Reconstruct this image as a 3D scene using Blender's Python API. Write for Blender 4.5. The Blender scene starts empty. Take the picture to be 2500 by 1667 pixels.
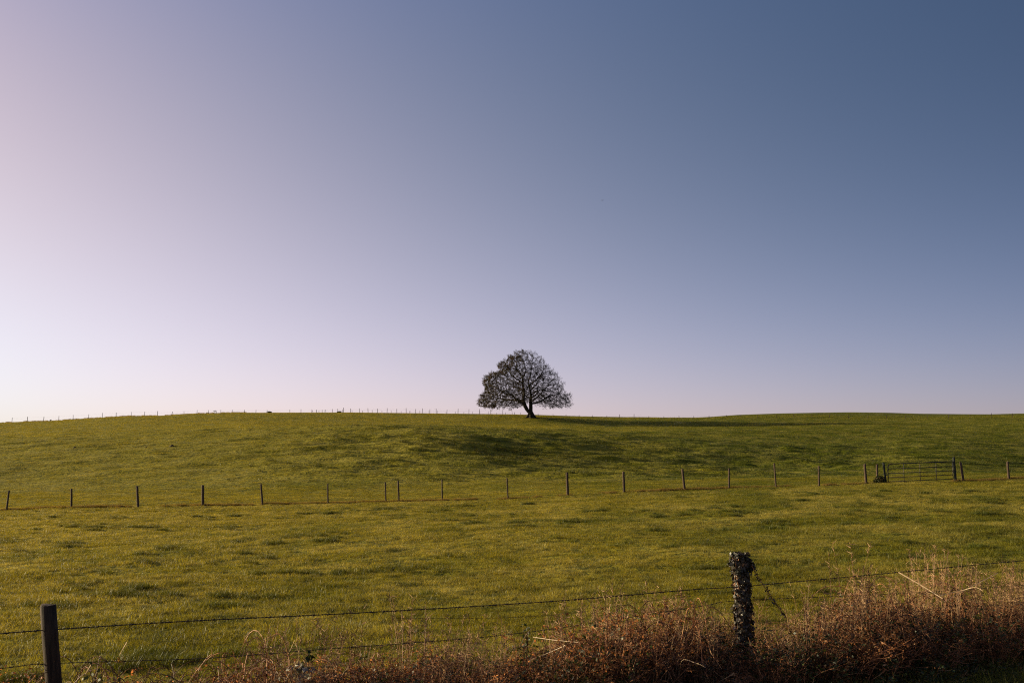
import bpy, math, random
import numpy as np
from mathutils import Vector, kdtree

random.seed(7); rng = np.random.default_rng(7)
scene = bpy.context.scene
COL = scene.collection
R = math.radians

# ------------------------------------------------------------------ camera model
FPX = 2430.0; HZ = 1150.0; CU, CV = 1250.0, 833.5
PITCH = math.atan((HZ - CV) / FPX)
CAMZ = 2.3
cp, sp = math.cos(PITCH), math.sin(PITCH)
def slope(u, v):
    """photo position -> (x/y, (z-camz)/y) of its line of sight"""
    u = np.asarray(u, float); v = np.asarray(v, float)
    dy = FPX * cp - (CV - v) * sp
    dz = FPX * sp + (CV - v) * cp
    return (u - CU) / dy, dz / dy
def at(u, v, y):
    t, s = slope(u, v)
    return Vector((float(t) * y, y, CAMZ + float(s) * y))

SUN_EL, SUN_AZ = R(12.0), R(-76.0)          # azimuth from +Y (view direction), negative = left
SUN = Vector((math.sin(SUN_AZ) * math.cos(SUN_EL), math.cos(SUN_AZ) * math.cos(SUN_EL), math.sin(SUN_EL)))

# ------------------------------------------------------------------ helpers
def tag(o, label=None, cat=None, group=None, kind=None):
    if label: o['label'] = label
    if cat: o['category'] = cat
    if group: o['group'] = group
    if kind: o['kind'] = kind
    return o
def link(o, parent=None):
    COL.objects.link(o)
    if parent: o.parent = parent
    return o
def empty(name, loc):
    o = bpy.data.objects.new(name, None); COL.objects.link(o); o.location = loc
    o.empty_display_size = 0.1
    return o
def mesh_np(name, V, F, mat, smooth=False, parent=None, do_link=True, attrs=None):
    """V (N,3); F list of (M,k) index arrays"""
    me = bpy.data.meshes.new(name)
    V = np.asarray(V, np.float32)
    if parent is not None and do_link:
        V = V - np.array(parent.location, np.float32)
    F = [np.asarray(f, np.int32) for f in F if len(f)]
    loops = np.concatenate([f.ravel() for f in F])
    tot = np.concatenate([np.full(len(f), f.shape[1], np.int32) for f in F])
    start = np.concatenate([[0], np.cumsum(tot)[:-1]]).astype(np.int32)
    me.vertices.add(len(V)); me.vertices.foreach_set('co', V.ravel())
    me.loops.add(len(loops)); me.loops.foreach_set('vertex_index', loops)
    me.polygons.add(len(tot)); me.polygons.foreach_set('loop_start', start)
    me.polygons.foreach_set('loop_total', tot)
    if attrs:
        for k, a in attrs.items():
            at_ = me.attributes.new(k, 'FLOAT', 'POINT'); at_.data.foreach_set('value', np.asarray(a, np.float32))
    me.update(calc_edges=True)
    me.polygons.foreach_set('use_smooth', np.full(len(tot), smooth))
    if mat: me.materials.append(mat)
    o = bpy.data.objects.new(name, me)
    if do_link: link(o, parent)
    return o

class MB:
    """collects shapes for one mesh"""
    def __init__(s): s.V = []; s.Q = []; s.T = []; s.n = 0
    def add(s, V, Q=None, T=None):
        V = np.asarray(V, float)
        if Q is not None and len(Q): s.Q.append(np.asarray(Q) + s.n)
        if T is not None and len(T): s.T.append(np.asarray(T) + s.n)
        s.V.append(V); s.n += len(V)
    def tube(s, pts, rad, k=6, cap=True, jit=0.0):
        P = np.asarray([tuple(p) for p in pts], float); n = len(P)
        rad = np.full(n, rad) if np.isscalar(rad) else np.asarray(rad, float)
        T = np.gradient(P, axis=0); T /= (np.linalg.norm(T, axis=1)[:, None] + 1e-12)
        ref = np.array([0, 0, 1.0]) if abs(T[0][2]) < .9 else np.array([1.0, 0, 0])
        N = np.cross(T[0], ref); N /= np.linalg.norm(N)
        ang = np.arange(k) * 2 * math.pi / k
        ring = []
        for i in range(n):
            N = N - T[i] * np.dot(N, T[i]); N /= (np.linalg.norm(N) + 1e-12)
            B = np.cross(T[i], N)
            rr = rad[i] * (1 + jit * rng.uniform(-1, 1, k)) if jit else np.full(k, rad[i])
            ring.append(P[i] + (np.cos(ang) * rr)[:, None] * N + (np.sin(ang) * rr)[:, None] * B)
        V = np.concatenate(ring)
        i0 = np.arange(k); i1 = (i0 + 1) % k
        Q = np.concatenate([np.stack([a * k + i0, a * k + i1, (a + 1) * k + i1, (a + 1) * k + i0], 1) for a in range(n - 1)])
        Tt = []
        if cap:
            V = np.concatenate([V, P[:1], P[-1:]])
            Tt = np.concatenate([np.stack([i1, i0, np.full(k, n * k)], 1),
                                 np.stack([(n - 1) * k + i0, (n - 1) * k + i1, np.full(k, n * k + 1)], 1)])
        s.add(V, Q, Tt)
    def build(s, name, mat, parent=None, smooth=True, do_link=True):
        return mesh_np(name, np.concatenate(s.V), ([np.concatenate(s.Q)] if s.Q else []) + ([np.concatenate(s.T)] if s.T else []),
                       mat, smooth, parent, do_link)

def leaf_quads(C, D, S, size, asp=0.6, fold=0.0):
    """N leaves: centre C, direction D, side S, size -> diamond quads"""
    size = np.asarray(size)[:, None] * np.ones((len(C), 1))
    a = C - D * size * .5; b = C + S * size * .5 * asp; c = C + D * size * .5; d = C - S * size * .5 * asp
    V = np.stack([a, b, c, d], 1).reshape(-1, 3)
    return V, np.arange(len(C) * 4).reshape(-1, 4)
def rand_dirs(n, zs=1.0):
    v = rng.normal(size=(n, 3)); v[:, 2] *= zs
    return v / np.linalg.norm(v, axis=1)[:, None]
def perp(D):
    r = rand_dirs(len(D)); s = np.cross(D, r)
    return s / (np.linalg.norm(s, axis=1)[:, None] + 1e-9)

# value noise (numpy)
def _h(ix, iy, seed):
    n = (ix.astype(np.int64) * 374761393 + iy.astype(np.int64) * 668265263 + seed * 974711) & 0x7fffffff
    n = ((n ^ (n >> 13)) * 1274126177) & 0x7fffffff
    n = (n ^ (n >> 16)) & 0xffff
    return n / 65535.0
def vnoise(x, y, seed=0):
    ix = np.floor(x); iy = np.floor(y); fx = x - ix; fy = y - iy
    fx = fx * fx * fx * (fx * (fx * 6 - 15) + 10); fy = fy * fy * fy * (fy * (fy * 6 - 15) + 10)
    a = _h(ix, iy, seed); b = _h(ix + 1, iy, seed); c = _h(ix, iy + 1, seed); d = _h(ix + 1, iy + 1, seed)
    return (a + (b - a) * fx) * (1 - fy) + (c + (d - c) * fx) * fy
def fbm(x, y, seed=0, o=3):
    r = 0; a = 1; t = 0
    for i in range(o):
        r = r + a * (vnoise(x * 2 ** i, y * 2 ** i, seed + i) - .5); t += a; a *= .5
    return r / t * 2
def sstep(a, b, x):
    t = np.clip((x - a) / (b - a), 0, 1); return t * t * (3 - 2 * t)

# ------------------------------------------------------------------ terrain
SKY_U = [0, 60, 130, 200, 300, 400, 450, 500, 560, 640, 860, 1160, 1300, 1420, 1500, 1620, 1700, 1740, 1800, 1900, 2000, 2080, 2170, 2250, 2350, 2420, 2500]
SKY_V = [1032, 1029, 1027, 1022, 1016, 1014.5, 1010, 1009, 1007.5, 1007.5, 1007, 1010.5, 1012, 1016, 1017.5, 1019, 1019, 1017, 1012.5, 1009, 1007, 1006, 1007, 1009.5, 1010.5, 1011, 1009]
FB = [(15.5, 1251, 22.3, 1196.7, 4.5), (174, 1247, 174.7, 1193, 5), (337, 1243, 334.7, 1186, 6), (495, 1241.6, 495, 1184, 6.5),
      (640.8, 1238, 636.7, 1181, 4.9), (800.5, 1232, 800, 1180, 4), (942, 1226, 940.7, 1176.6, 3.7), (973.9, 1224.5, 972, 1173.6, 4.3),
      (1079.7, 1221, 1079, 1170, 3.6), (1240.3, 1214.4, 1237.6, 1165.7, 3.8), (1386.4, 1208, 1384.2, 1153, 6.8), (1523.8, 1203, 1522, 1151, 6.3),
      (1671.6, 1198, 1665.9, 1144.5, 6), (1780, 1192, 1779.6, 1143, 4.4), (1894.6, 1188, 1890, 1130.6, 4), (1999.6, 1184, 1999, 1137, 4.4),
      (2115, 1179, 2111, 1132.8, 6.5), (2142.5, 1177.7, 2140.8, 1133.6, 5.5),
      (2352, 1172.8, 2345, 1128, 6), (2463.5, 1171.7, 2459.5, 1127, 6)]
FENCE_Y = 57.0
us = np.linspace(-900, 3400, 400)
sky = np.interp(us, [-900] + SKY_U + [3400], [1052] + SKY_V + [1012])
rf = np.interp(us, [-900] + [f[0] for f in FB] + [3400], [1256] + [f[1] for f in FB] + [1166])
def row(pts): return np.interp(us, [p[0] for p in pts], [p[1] for p in pts])
wl = 1 - sstep(1250, 1500, us)
bl = sstep(1150, 1320, us)
rows = [
    (57, rf), (85, 1164 + (rf - 1215) * .55),
    (130, row([(-900, 1110), (0, 1090), (600, 1072), (1300, 1066), (2500, 1060)])),
    (150, row([(-900, 1098), (0, 1078), (600, 1058), (1300, 1055), (2500, 1052)])),
    (190, row([(-900, 1072), (0, 1057), (600, 1036), (1295, 1043), (1500, 1047), (1900, 1040), (2500, 1040)])),
    (206, row([(-900, 1066), (0, 1050), (300, 1033), (600, 1028), (1000, 1030), (1295, 1034), (1500, 1041), (1750, 1039), (2000, 1034), (2500, 1031)])),
    (222, row([(-900, 1060), (0, 1041), (300, 1024), (600, 1016), (1000, 1019), (1230, 1018), (1295, 1017.5), (1360, 1020), (1500, 1028.5), (1750, 1026), (2000, 1025), (2500, 1026)])),
    (235, (sky + 1.5) * (1 - bl) + bl * row([(1200, 1012), (1320, 1017), (1500, 1022), (1740, 1020), (1980, 1019), (2210, 1025), (2370, 1020), (2500, 1019), (3400, 1022)])),
    (250, sky * (1 - bl) + bl * row([(1200, 1012), (1320, 1014), (1500, 1018.5), (1740, 1018.5), (2000, 1015), (2210, 1020), (2500, 1016), (3400, 1020)])),
    (290, sky + 6 * (1 - bl)),
    (340, sky + 7),
    (460, sky + 50)]
t0, _ = slope(us, 1100 + 0 * us)
Dk = [-60.0, 0.0, 14.0, 32.0]; zf = CAMZ + slope(us, rf)[1] * 57
Zk = [0 * us, 0 * us, 0 * us, zf * .38]
for D, r in rows:
    Dk.append(float(D)); Zk.append(CAMZ + slope(us, r)[1] * D)
Dk += [700.0, 3000.0]; Zk += [0 * us + 2, 0 * us]
Dk = np.array(Dk); Zk = np.array(Zk)
k = np.exp(-np.linspace(-2, 2, 9) ** 2); k /= k.sum()
for i in range(len(Dk)):
    Zk[i] = np.convolve(np.pad(Zk[i], 4, mode='edge'), k, 'valid')
# cubic Hermite in D
S = np.gradient(Zk, Dk, axis=0)
Dt = np.concatenate([np.linspace(-60, 6, 12)[:-1], np.geomspace(6, 3000, 900)])
TT = np.linspace(t0[0], t0[-1], 500)
def hermite(D):
    i = np.clip(np.searchsorted(Dk, D, side='right') - 1, 0, len(Dk) - 2)
    h = Dk[i + 1] - Dk[i]; q = ((D - Dk[i]) / h)[:, None]; h = h[:, None]
    return ((2 * q**3 - 3 * q**2 + 1) * Zk[i] + (q**3 - 2 * q**2 + q) * h * S[i] + (-2 * q**3 + 3 * q**2) * Zk[i + 1] + (q**3 - q**2) * h * S[i + 1])
Ht = hermite(Dt)
Ht = np.stack([np.interp(TT, t0, r) for r in Ht])
FX = [-140, -58, -24, -15, -9, -3, 5, 13, 21, 31, 38, 45, 54, 66, 90, 140]
FZ = [-1.0, .5, 1.4, 1.5, 1.4, 1.1, .5, -.2, -.8, -1.3, -1.4, -1.1, -1.5, -2.6, -3.0, -3.0]
def trodden(x, y):
    xs = x * 110 / np.clip(y, 60, 200)
    return sstep(-38, -10, xs) * (1 - sstep(34, 58, xs)) * sstep(72, 86, y) * (1 - sstep(122, 140, y))
def relief(x, y):
    w = sstep(66, 108, y) * (1 - sstep(125, 190, y))
    xs = x * 110 / np.clip(y, 60, 200)
    f = (np.interp(xs, FX, FZ) + np.interp(xs - 2.5, FX, FZ) + np.interp(xs + 2.5, FX, FZ)) / 3
    z = w * f
    # short steeper dip below the tree, and the band of stock-trodden ledges across it
    z = z - .95 * sstep(-10, 3, xs) * (1 - sstep(5, 36, xs)) * np.exp(-((y - 105) / 10) ** 2)
    band = trodden(x, y)
    z = z + band * (.24 * fbm(x / 6.0, y / 1.7, 41, 2) + .19 * fbm(x / 2.4, y / .85, 43, 2))
    w2 = sstep(14, 40, y) * (1 - .75 * sstep(190, 225, y)) * (1 - sstep(300, 400, y))
    z = z + w2 * (.28 * fbm(x / 17, y / 21, 3, 3))
    z = z + sstep(9, 16, y) * (1 - sstep(120, 200, y)) * .035 * fbm(x / 2.3, y / 2.0, 9, 2)
    hw_ = sstep(70, 100, y) * (1 - sstep(150, 200, y))
    z = z + hw_ * (.19 * fbm(x / 7.0, y / 2.2, 15, 2) + (.10 + .09 * vnoise(x / 20, y / 12, 19)) * fbm(x / 4.0, y / 1.0, 17, 3))
    z = z + sstep(13, 20, y) * (1 - sstep(52, 72, y)) * .030 * fbm(x / .9, y / .8, 23, 2)
    return z
def bilerp(x, y):
    t = np.clip(np.where(y > 1, x / np.maximum(y, 1), 0), TT[0], TT[-1])
    fi = np.interp(y, Dt, np.arange(len(Dt))); i = np.clip(fi.astype(int), 0, len(Dt) - 2); a = fi - i
    fj = (t - TT[0]) / (TT[1] - TT[0]); j = np.clip(fj.astype(int), 0, len(TT) - 2); b = fj - j
    return (Ht[i, j] * (1 - b) + Ht[i, j + 1] * b) * (1 - a) + (Ht[i + 1, j] * (1 - b) + Ht[i + 1, j + 1] * b) * a
SKYC = None
def H(x, y):
    x = np.asarray(x, float); y = np.asarray(y, float)
    z = bilerp(x, y) + relief(x, y)
    if SKYC is not None:
        t = x / np.maximum(y, 1)
        z = z + np.interp(t, SKYC[0], SKYC[1]) * y * sstep(215, 240, y) * (1 - sstep(310, 420, y))
    return z
# make the modelled skyline follow the measured one
tt = np.linspace(TT[0], TT[-1], 300); Y = np.linspace(60, 420, 500)
g = (H(tt[:, None] * Y[None], np.broadcast_to(Y[None], (300, 500))) - CAMZ) / Y[None]
want = np.interp(tt, t0, slope(us, sky)[1])
SKYC = (tt, want - g.max(1))
def Hs(x, y): return float(H(np.array([x]), np.array([y]))[0])

# ------------------------------------------------------------------ node helpers
def new_mat(name):
    m = bpy.data.materials.new(name); m.use_nodes = True
    m.node_tree.nodes.clear(); return m, m.node_tree
class NT:
    def __init__(s, nt): s.nt = nt
    def n(s, typ, ins=None, **kw):
        nd = s.nt.nodes.new(typ)
        for k_, v in kw.items(): setattr(nd, k_, v)
        for k_, v in (ins or {}).items():
            if hasattr(v, 'is_output') or isinstance(v, bpy.types.NodeSocket): s.nt.links.new(v, nd.inputs[k_])
            else: nd.inputs[k_].default_value = v
        return nd
    def math(s, op, a, b=None, c=None, clamp=False):
        nd = s.nt.nodes.new('ShaderNodeMath'); nd.operation = op; nd.use_clamp = clamp
        for i, v in enumerate([a, b, c]):
            if v is None: continue
            if isinstance(v, bpy.types.NodeSocket): s.nt.links.new(v, nd.inputs[i])
            else: nd.inputs[i].default_value = v
        return nd.outputs[0]
    def mix(s, f, a, b, mode='MIX'):
        nd = s.nt.nodes.new('ShaderNodeMix'); nd.data_type = 'RGBA'; nd.blend_type = mode
        for i, v in ((0, f), (6, a), (7, b)):
            if isinstance(v, bpy.types.NodeSocket): s.nt.links.new(v, nd.inputs[i])
            else: nd.inputs[i].default_value = (*v, 1) if isinstance(v, tuple) and len(v) == 3 else v
        return nd.outputs[2]
    def ramp(s, f, stops):
        nd = s.nt.nodes.new('ShaderNodeValToRGB'); e = nd.color_ramp.elements
        while len(e) < len(stops): e.new(.5)
        for el, (p, c) in zip(e, stops): el.position = p; el.color = (*c, 1) if len(c) == 3 else c
        s.nt.links.new(f, nd.inputs[0]); return nd.outputs[0]
    def noise(s, vec, scale, detail=3, rough=.55):
        return s.n('ShaderNodeTexNoise', {'Vector': vec, 'Scale': scale, 'Detail': detail, 'Roughness': rough}).outputs['Fac']
    def mapr(s, f, a, b, c=0.0, d=1.0):
        return s.n('ShaderNodeMapRange', {'Value': f, 'From Min': a, 'From Max': b, 'To Min': c, 'To Max': d}).outputs[0]

def grass_colour(N, pos, straw=0.5):
    """patchy pasture colour that stays put on the ground, with light falloff to the right mixed in, shared by turf and blades"""
    big = N.noise(pos, .06, 3); mid = N.noise(pos, .35, 3); fine = N.noise(pos, 1.7, 4, .7)
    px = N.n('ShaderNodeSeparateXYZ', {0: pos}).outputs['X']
    big = N.math('SUBTRACT', big, N.math('MULTIPLY', px, .0074))  # yellower left to greener right; also carries the light's falloff across the field
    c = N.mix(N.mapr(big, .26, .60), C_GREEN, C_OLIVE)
    c = N.mix(N.math('MULTIPLY', N.mapr(mid, .42, .72), straw), c, C_STRAW)
    c = N.mix(N.math('MULTIPLY', N.mapr(fine, .50, .68), .75), c, C_DEEP)
    return c
C_GREEN = (.096, .104, .006); C_OLIVE = (.205, .176, .014); C_STRAW = (.310, .262, .060); C_DEEP = (.028, .045, .006)

def make_turf():
    m, nt = new_mat('turf'); N = NT(nt)
    pos = N.n('ShaderNodeNewGeometry').outputs['Position']
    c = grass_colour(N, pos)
    # worn brown strip under the field fence
    sx = N.n('ShaderNodeSeparateXYZ', {0: pos})
    d = N.math('ABSOLUTE', N.math('SUBTRACT', sx.outputs['Y'], FENCE_Y + .1))
    wob = N.noise(pos, .8, 3)
    strip = N.mapr(N.math('ADD', d, N.math('MULTIPLY', wob, 1.6)), 1.25, .75)
    c = N.mix(N.math('MULTIPLY', strip, .8), c, (.040, .026, .008))
    gd = N.n('ShaderNodeVectorMath', {0: pos, 1: (24.9, FENCE_Y - .2, CAMZ - .55)}, operation='DISTANCE').outputs['Value']
    c = N.mix(N.math('MULTIPLY', N.mapr(N.math('ADD', gd, N.math('MULTIPLY', wob, 2.0)), 2.6, 1.3), .9), c, (.11, .055, .022))
    st = N.n('ShaderNodeVectorMath', {0: pos, 1: (.30, 1.0, 1.0)}, operation='MULTIPLY').outputs[0]
    h1 = N.noise(st, .55, 4, .6); h2 = N.noise(pos, 3.0, 3, .6); h3 = N.noise(pos, 14.0, 2, .6)
    hh = N.math('ADD', N.math('MULTIPLY', h1, .9), N.math('ADD', N.math('MULTIPLY', h2, .18), N.math('MULTIPLY', h3, .035)))
    b = N.n('ShaderNodeBump', {'Strength': 1.0, 'Distance': .60, 'Height': hh}).outputs[0]
    p = N.n('ShaderNodeBsdfPrincipled', {'Base Color': c, 'Roughness': .9, 'Specular IOR Level': .04, 'Normal': b,
            'Sheen Weight': 0.0})
    tr = N.n('ShaderNodeBsdfTranslucent', {'Color': c})
    o = N.n('ShaderNodeOutputMaterial', {'Surface': p.outputs[0]})
    return m
def make_blade(name, straw, gloss=.35, tint=None, amt=0.0, transl=.38):
    m, nt = new_mat(name); N = NT(nt)
    pos = N.n('ShaderNodeNewGeometry').outputs['Position']
    rnd = N.n('ShaderNodeObjectInfo').outputs['Random']
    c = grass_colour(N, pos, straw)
    if tint: c = N.mix(amt, c, tint)
    v = N.mapr(rnd, 0, 1, .62, 1.38)
    c = N.mix(1.0, c, N.n('ShaderNodeCombineXYZ', {0: v, 1: v, 2: v}).outputs[0], 'MULTIPLY')
    p = N.n('ShaderNodeBsdfPrincipled', {'Base Color': c, 'Roughness': gloss + .12, 'Specular IOR Level': .2})
    ct = N.mix(1.0, c, (1.7, 1.5, .7), 'MULTIPLY')
    tr = N.n('ShaderNodeBsdfTranslucent', {'Color': ct})
    mx = N.n('ShaderNodeMixShader', {0: transl, 1: p.outputs[0], 2: tr.outputs[0]})
    N.n('ShaderNodeOutputMaterial', {'Surface': mx.outputs[0]})
    return m
def make_leaf(name, ca, cb, cc=None, scale=6.0, gloss=.45, transl=.3, spec=.4):
    m, nt = new_mat(name); N = NT(nt)
    pos = N.n('ShaderNodeNewGeometry').outputs['Position']
    wn = N.n('ShaderNodeTexWhiteNoise', {'Vector': N.n('ShaderNodeVectorMath', {0: pos, 1: (.06, .06, .06)}, operation='SNAP').outputs[0]}).outputs['Value']
    f = N.math('ADD', N.math('MULTIPLY', N.noise(pos, scale, 3), .75), N.math('MULTIPLY', wn, .25))
    st = [(.36, ca), (.6, cb)] + ([(.72, cc)] if cc else [])
    c = N.ramp(f, st)
    if name in ('bramble_leaf', 'cane', 'bramble_green_leaf'):
        v = N.mapr(N.n('ShaderNodeObjectInfo').outputs['Random'], 0, 1, .45, 1.9)
        c = N.mix(1.0, c, N.n('ShaderNodeCombineXYZ', {0: v, 1: v, 2: v}).outputs[0], 'MULTIPLY')
    p = N.n('ShaderNodeBsdfPrincipled', {'Base Color': c, 'Roughness': gloss, 'Specular IOR Level': spec})
    tr = N.n('ShaderNodeBsdfTranslucent', {'Color': N.mix(1.0, c, (1.5, 1.2, .8), 'MULTIPLY')})
    mx = N.n('ShaderNodeMixShader', {0: transl, 1: p.outputs[0], 2: tr.outputs[0]})
    N.n('ShaderNodeOutputMaterial', {'Surface': mx.outputs[0]})
    return m
def make_wood(name, ca, cb, moss=None):
    m, nt = new_mat(name); N = NT(nt)
    pos = N.n('ShaderNodeNewGeometry').outputs['Position']
    st = N.n('ShaderNodeVectorMath', {0: pos, 1: (60, 60, 5)}, operation='MULTIPLY').outputs[0]
    f = N.noise(st, 1.0, 4, .65)
    c = N.ramp(f, [(.3, ca), (.7, cb)])
    if moss: c = N.mix(N.mapr(N.noise(pos, 7.0, 4), .5, .65), c, moss)
    b = N.n('ShaderNodeBump', {'Strength': .7, 'Distance': .01, 'Height': f}).outputs[0]
    p = N.n('ShaderNodeBsdfPrincipled', {'Base Color': c, 'Roughness': .85, 'Specular IOR Level': .2, 'Normal': b})
    N.n('ShaderNodeOutputMaterial', {'Surface': p.outputs[0]})
    return m
def make_metal(name, col, metal=.8, rough=.55):
    m, nt = new_mat(name); N = NT(nt)
    pos = N.n('ShaderNodeNewGeometry').outputs['Position']
    c = N.mix(N.mapr(N.noise(pos, 9.0, 4), .45, .7), col, (.07, .035, .018))
    p = N.n('ShaderNodeBsdfPrincipled', {'Base Color': c, 'Roughness': rough, 'Metallic': metal})
    N.n('ShaderNodeOutputMaterial', {'Surface': p.outputs[0]})
    return m
M_TURF = make_turf()
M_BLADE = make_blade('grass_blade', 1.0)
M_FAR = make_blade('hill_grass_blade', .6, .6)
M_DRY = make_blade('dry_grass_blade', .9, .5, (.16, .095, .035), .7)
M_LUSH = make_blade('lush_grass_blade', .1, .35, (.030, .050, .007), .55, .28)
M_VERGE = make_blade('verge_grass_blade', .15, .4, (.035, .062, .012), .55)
M_OAKLEAF = make_leaf('oak_leaf', (.011, .011, .005), (.044, .030, .009), (.11, .045, .012), .7, .5)
M_BARK = make_wood('bark', (.012, .009, .007), (.045, .034, .025), (.035, .035, .015))
M_TWIG = make_wood('twig', (.010, .008, .006), (.026, .020, .014))
M_POST = make_wood('post_wood', (.030, .021, .015), (.110, .072, .048))
M_NEARPOST = make_wood('near_post_wood', (.014, .009, .006), (.062, .040, .025))
M_GPOST = make_wood('gate_post_wood', (.012, .015, .013), (.034, .038, .032))
M_WIRE = make_metal('wire_metal', (.035, .030, .028), .5, .7)
M_GATE = make_metal('gate_metal', (.022, .025, .021), .2, .6)
M_BRAM = make_leaf('bramble_leaf', (.062, .026, .010), (.25, .112, .047), (.48, .28, .14), 5.0, .6, .45, .2)
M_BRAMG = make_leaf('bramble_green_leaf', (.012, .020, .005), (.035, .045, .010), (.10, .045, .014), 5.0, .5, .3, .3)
M_CANE = make_leaf('cane', (.080, .032, .013), (.24, .105, .045), (.40, .23, .11), 9.0, .6, .05, .2)
M_STRAW = make_leaf('straw', (.38, .27, .16), (.58, .43, .27), None, 8.0, .35, .25)
M_STALK = make_leaf('stalk', (.18, .095, .045), (.42, .26, .13), None, 8.0, .5, .15, .2)
M_IVY = make_leaf('ivy_leaf', (.014, .014, .007), (.050, .036, .022), (.26, .17, .12), 14.0, .48, .08, .5)
M_PALELEAF = make_leaf('pale_leaf', (.10, .10, .06), (.30, .27, .20), None, 12.0, .3, .25, .8)
M_SOIL = make_leaf('soil', (.012, .007, .005), (.035, .020, .012), None, 20.0, .9, .0)
M_WOOL = make_leaf('dark_fleece', (.010, .008, .008), (.026, .020, .018), None, 20.0, .9, .0)
M_FEATHER = make_leaf('feather', (.03, .03, .035), (.06, .05, .05), None, 9.0, .7, .0)

# ------------------------------------------------------------------ ground sheet
def build_ground():
    AP = 70.0
    tm = np.concatenate([-np.geomspace(.46, 4, 60)[::-1], np.linspace(-.45, .45, 760)[1:-1], np.geomspace(.46, 4, 60)])
    ys = [-60.0]
    while ys[-1] < 3000:
        y = ys[-1]
        st = 4 if y < 2 else (.12 if y < 12 else (.01 * y if y < 300 else .04 * y))
        if 64 < y < 195: st = .42
        if 12 <= y < 64: st = max(.0065 * y, .12)
        if 195 <= y < 260: st = .9
        ys.append(y + st)
    ys = np.array(ys); ny, nx = len(ys), len(tm)
    Xg = tm[None] * (ys[:, None] + AP); Yg = np.broadcast_to(ys[:, None], Xg.shape)
    Zg = H(Xg, Yg)
    V = np.stack([Xg, Yg, Zg], -1).reshape(-1, 3)
    i = np.arange(ny - 1)[:, None] * nx + np.arange(nx - 1)[None]
    Q = np.stack([i, i + 1, i + 1 + nx, i + nx], -1).reshape(-1, 4)
    o = mesh_np('ground', V, [Q], M_TURF, True)
    tag(o, 'rolling green pasture rising to a low rounded hill', 'ground', kind='structure')
build_ground()

# ------------------------------------------------------------------ instanced ground cover
LIB = {}
def tuft(name, n, rad, h0, h1, w, mat, lean=.5, flat=0.0):
    a = rng.uniform(0, 2 * math.pi, n); r = rad * np.sqrt(rng.uniform(0, 1, n))
    B = np.stack([np.cos(a) * r, np.sin(a) * r, np.full(n, -.02)], 1)
    d = rng.uniform(0, 2 * math.pi, n); L = rng.uniform(.1, lean, n)
    D = np.stack([np.cos(d) * L, np.sin(d) * L, np.ones(n)], 1)
    h = rng.uniform(h0, h1, n)[:, None]
    e = rng.uniform(0, 2 * math.pi, n); S_ = np.stack([np.cos(e), np.sin(e), 0 * e], 1) * (w * rng.uniform(.6, 1.3, n))[:, None]
    m = B + D * h * .55; t = B + D * h + np.stack([np.cos(d), np.sin(d), -.4 * np.ones(n)], 1) * h * (L[:, None] * .7)
    V = np.stack([B - S_ / 2, B + S_ / 2, m + S_ * .4, m - S_ * .4, t], 1).reshape(-1, 3)
    i = np.arange(n)[:, None] * 5
    return mesh_np(name, V, [i + np.array([[0, 1, 2, 3]]), i + np.array([[3, 2, 4]])], mat, False, None, False)
def library(key, objs):
    c = bpy.data.collections.new(key)
    for o in objs: c.objects.link(o)
    LIB[key] = c
def scatter(name, pts, rotz, scl, key, label, cat, tilt=None):
    n = len(pts)
    me = bpy.data.meshes.new(name)
    me.vertices.add(n); me.vertices.foreach_set('co', np.asarray(pts, np.float32).ravel())
    rot = np.zeros((n, 3), np.float32); rot[:, 2] = rotz
    if tilt is not None: rot[:, :2] = tilt
    a = me.attributes.new('rot', 'FLOAT_VECTOR', 'POINT'); a.data.foreach_set('vector', rot.ravel())
    s3 = np.asarray(scl, np.float32)
    if s3.ndim == 1: s3 = np.stack([s3] * 3, 1)
    a = me.attributes.new('scl', 'FLOAT_VECTOR', 'POINT'); a.data.foreach_set('vector', s3.ravel())
    a = me.attributes.new('pick', 'INT', 'POINT'); a.data.foreach_set('value', rng.integers(0, len(LIB[key].objects), n).astype(np.int32))
    o = link(bpy.data.objects.new(name, me))
    ng = bpy.data.node_groups.new(name, 'GeometryNodeTree')
    ng.interface.new_socket('Geometry', in_out='INPUT', socket_type='NodeSocketGeometry')
    ng.interface.new_socket('Geometry', in_out='OUTPUT', socket_type='NodeSocketGeometry')
    N = NT(ng)
    gi = N.n('NodeGroupInput'); go = N.n('NodeGroupOutput')
    ci = N.n('GeometryNodeCollectionInfo', {'Collection': LIB[key], 'Separate Children': True, 'Reset Children': True})
    def att(nm, typ):
        nd = N.n('GeometryNodeInputNamedAttribute', data_type=typ); nd.inputs['Name'].default_value = nm
        return next(s_ for s_ in nd.outputs if s_.enabled and s_.name == 'Attribute')
    e2r = N.n('FunctionNodeEulerToRotation', {0: att('rot', 'FLOAT_VECTOR')})
    ip = N.n('GeometryNodeInstanceOnPoints', {'Points': gi.outputs[0], 'Instance': ci.outputs[0], 'Pick Instance': True,
             'Instance Index': att('pick', 'INT'), 'Rotation': e2r.outputs[0], 'Scale': att('scl', 'FLOAT_VECTOR')})
    ng.links.new(ip.outputs[0], go.inputs[0])
    md = o.modifiers.new('cover', 'NODES'); md.node_group = ng
    return tag(o, label, cat, kind='stuff')

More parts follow.
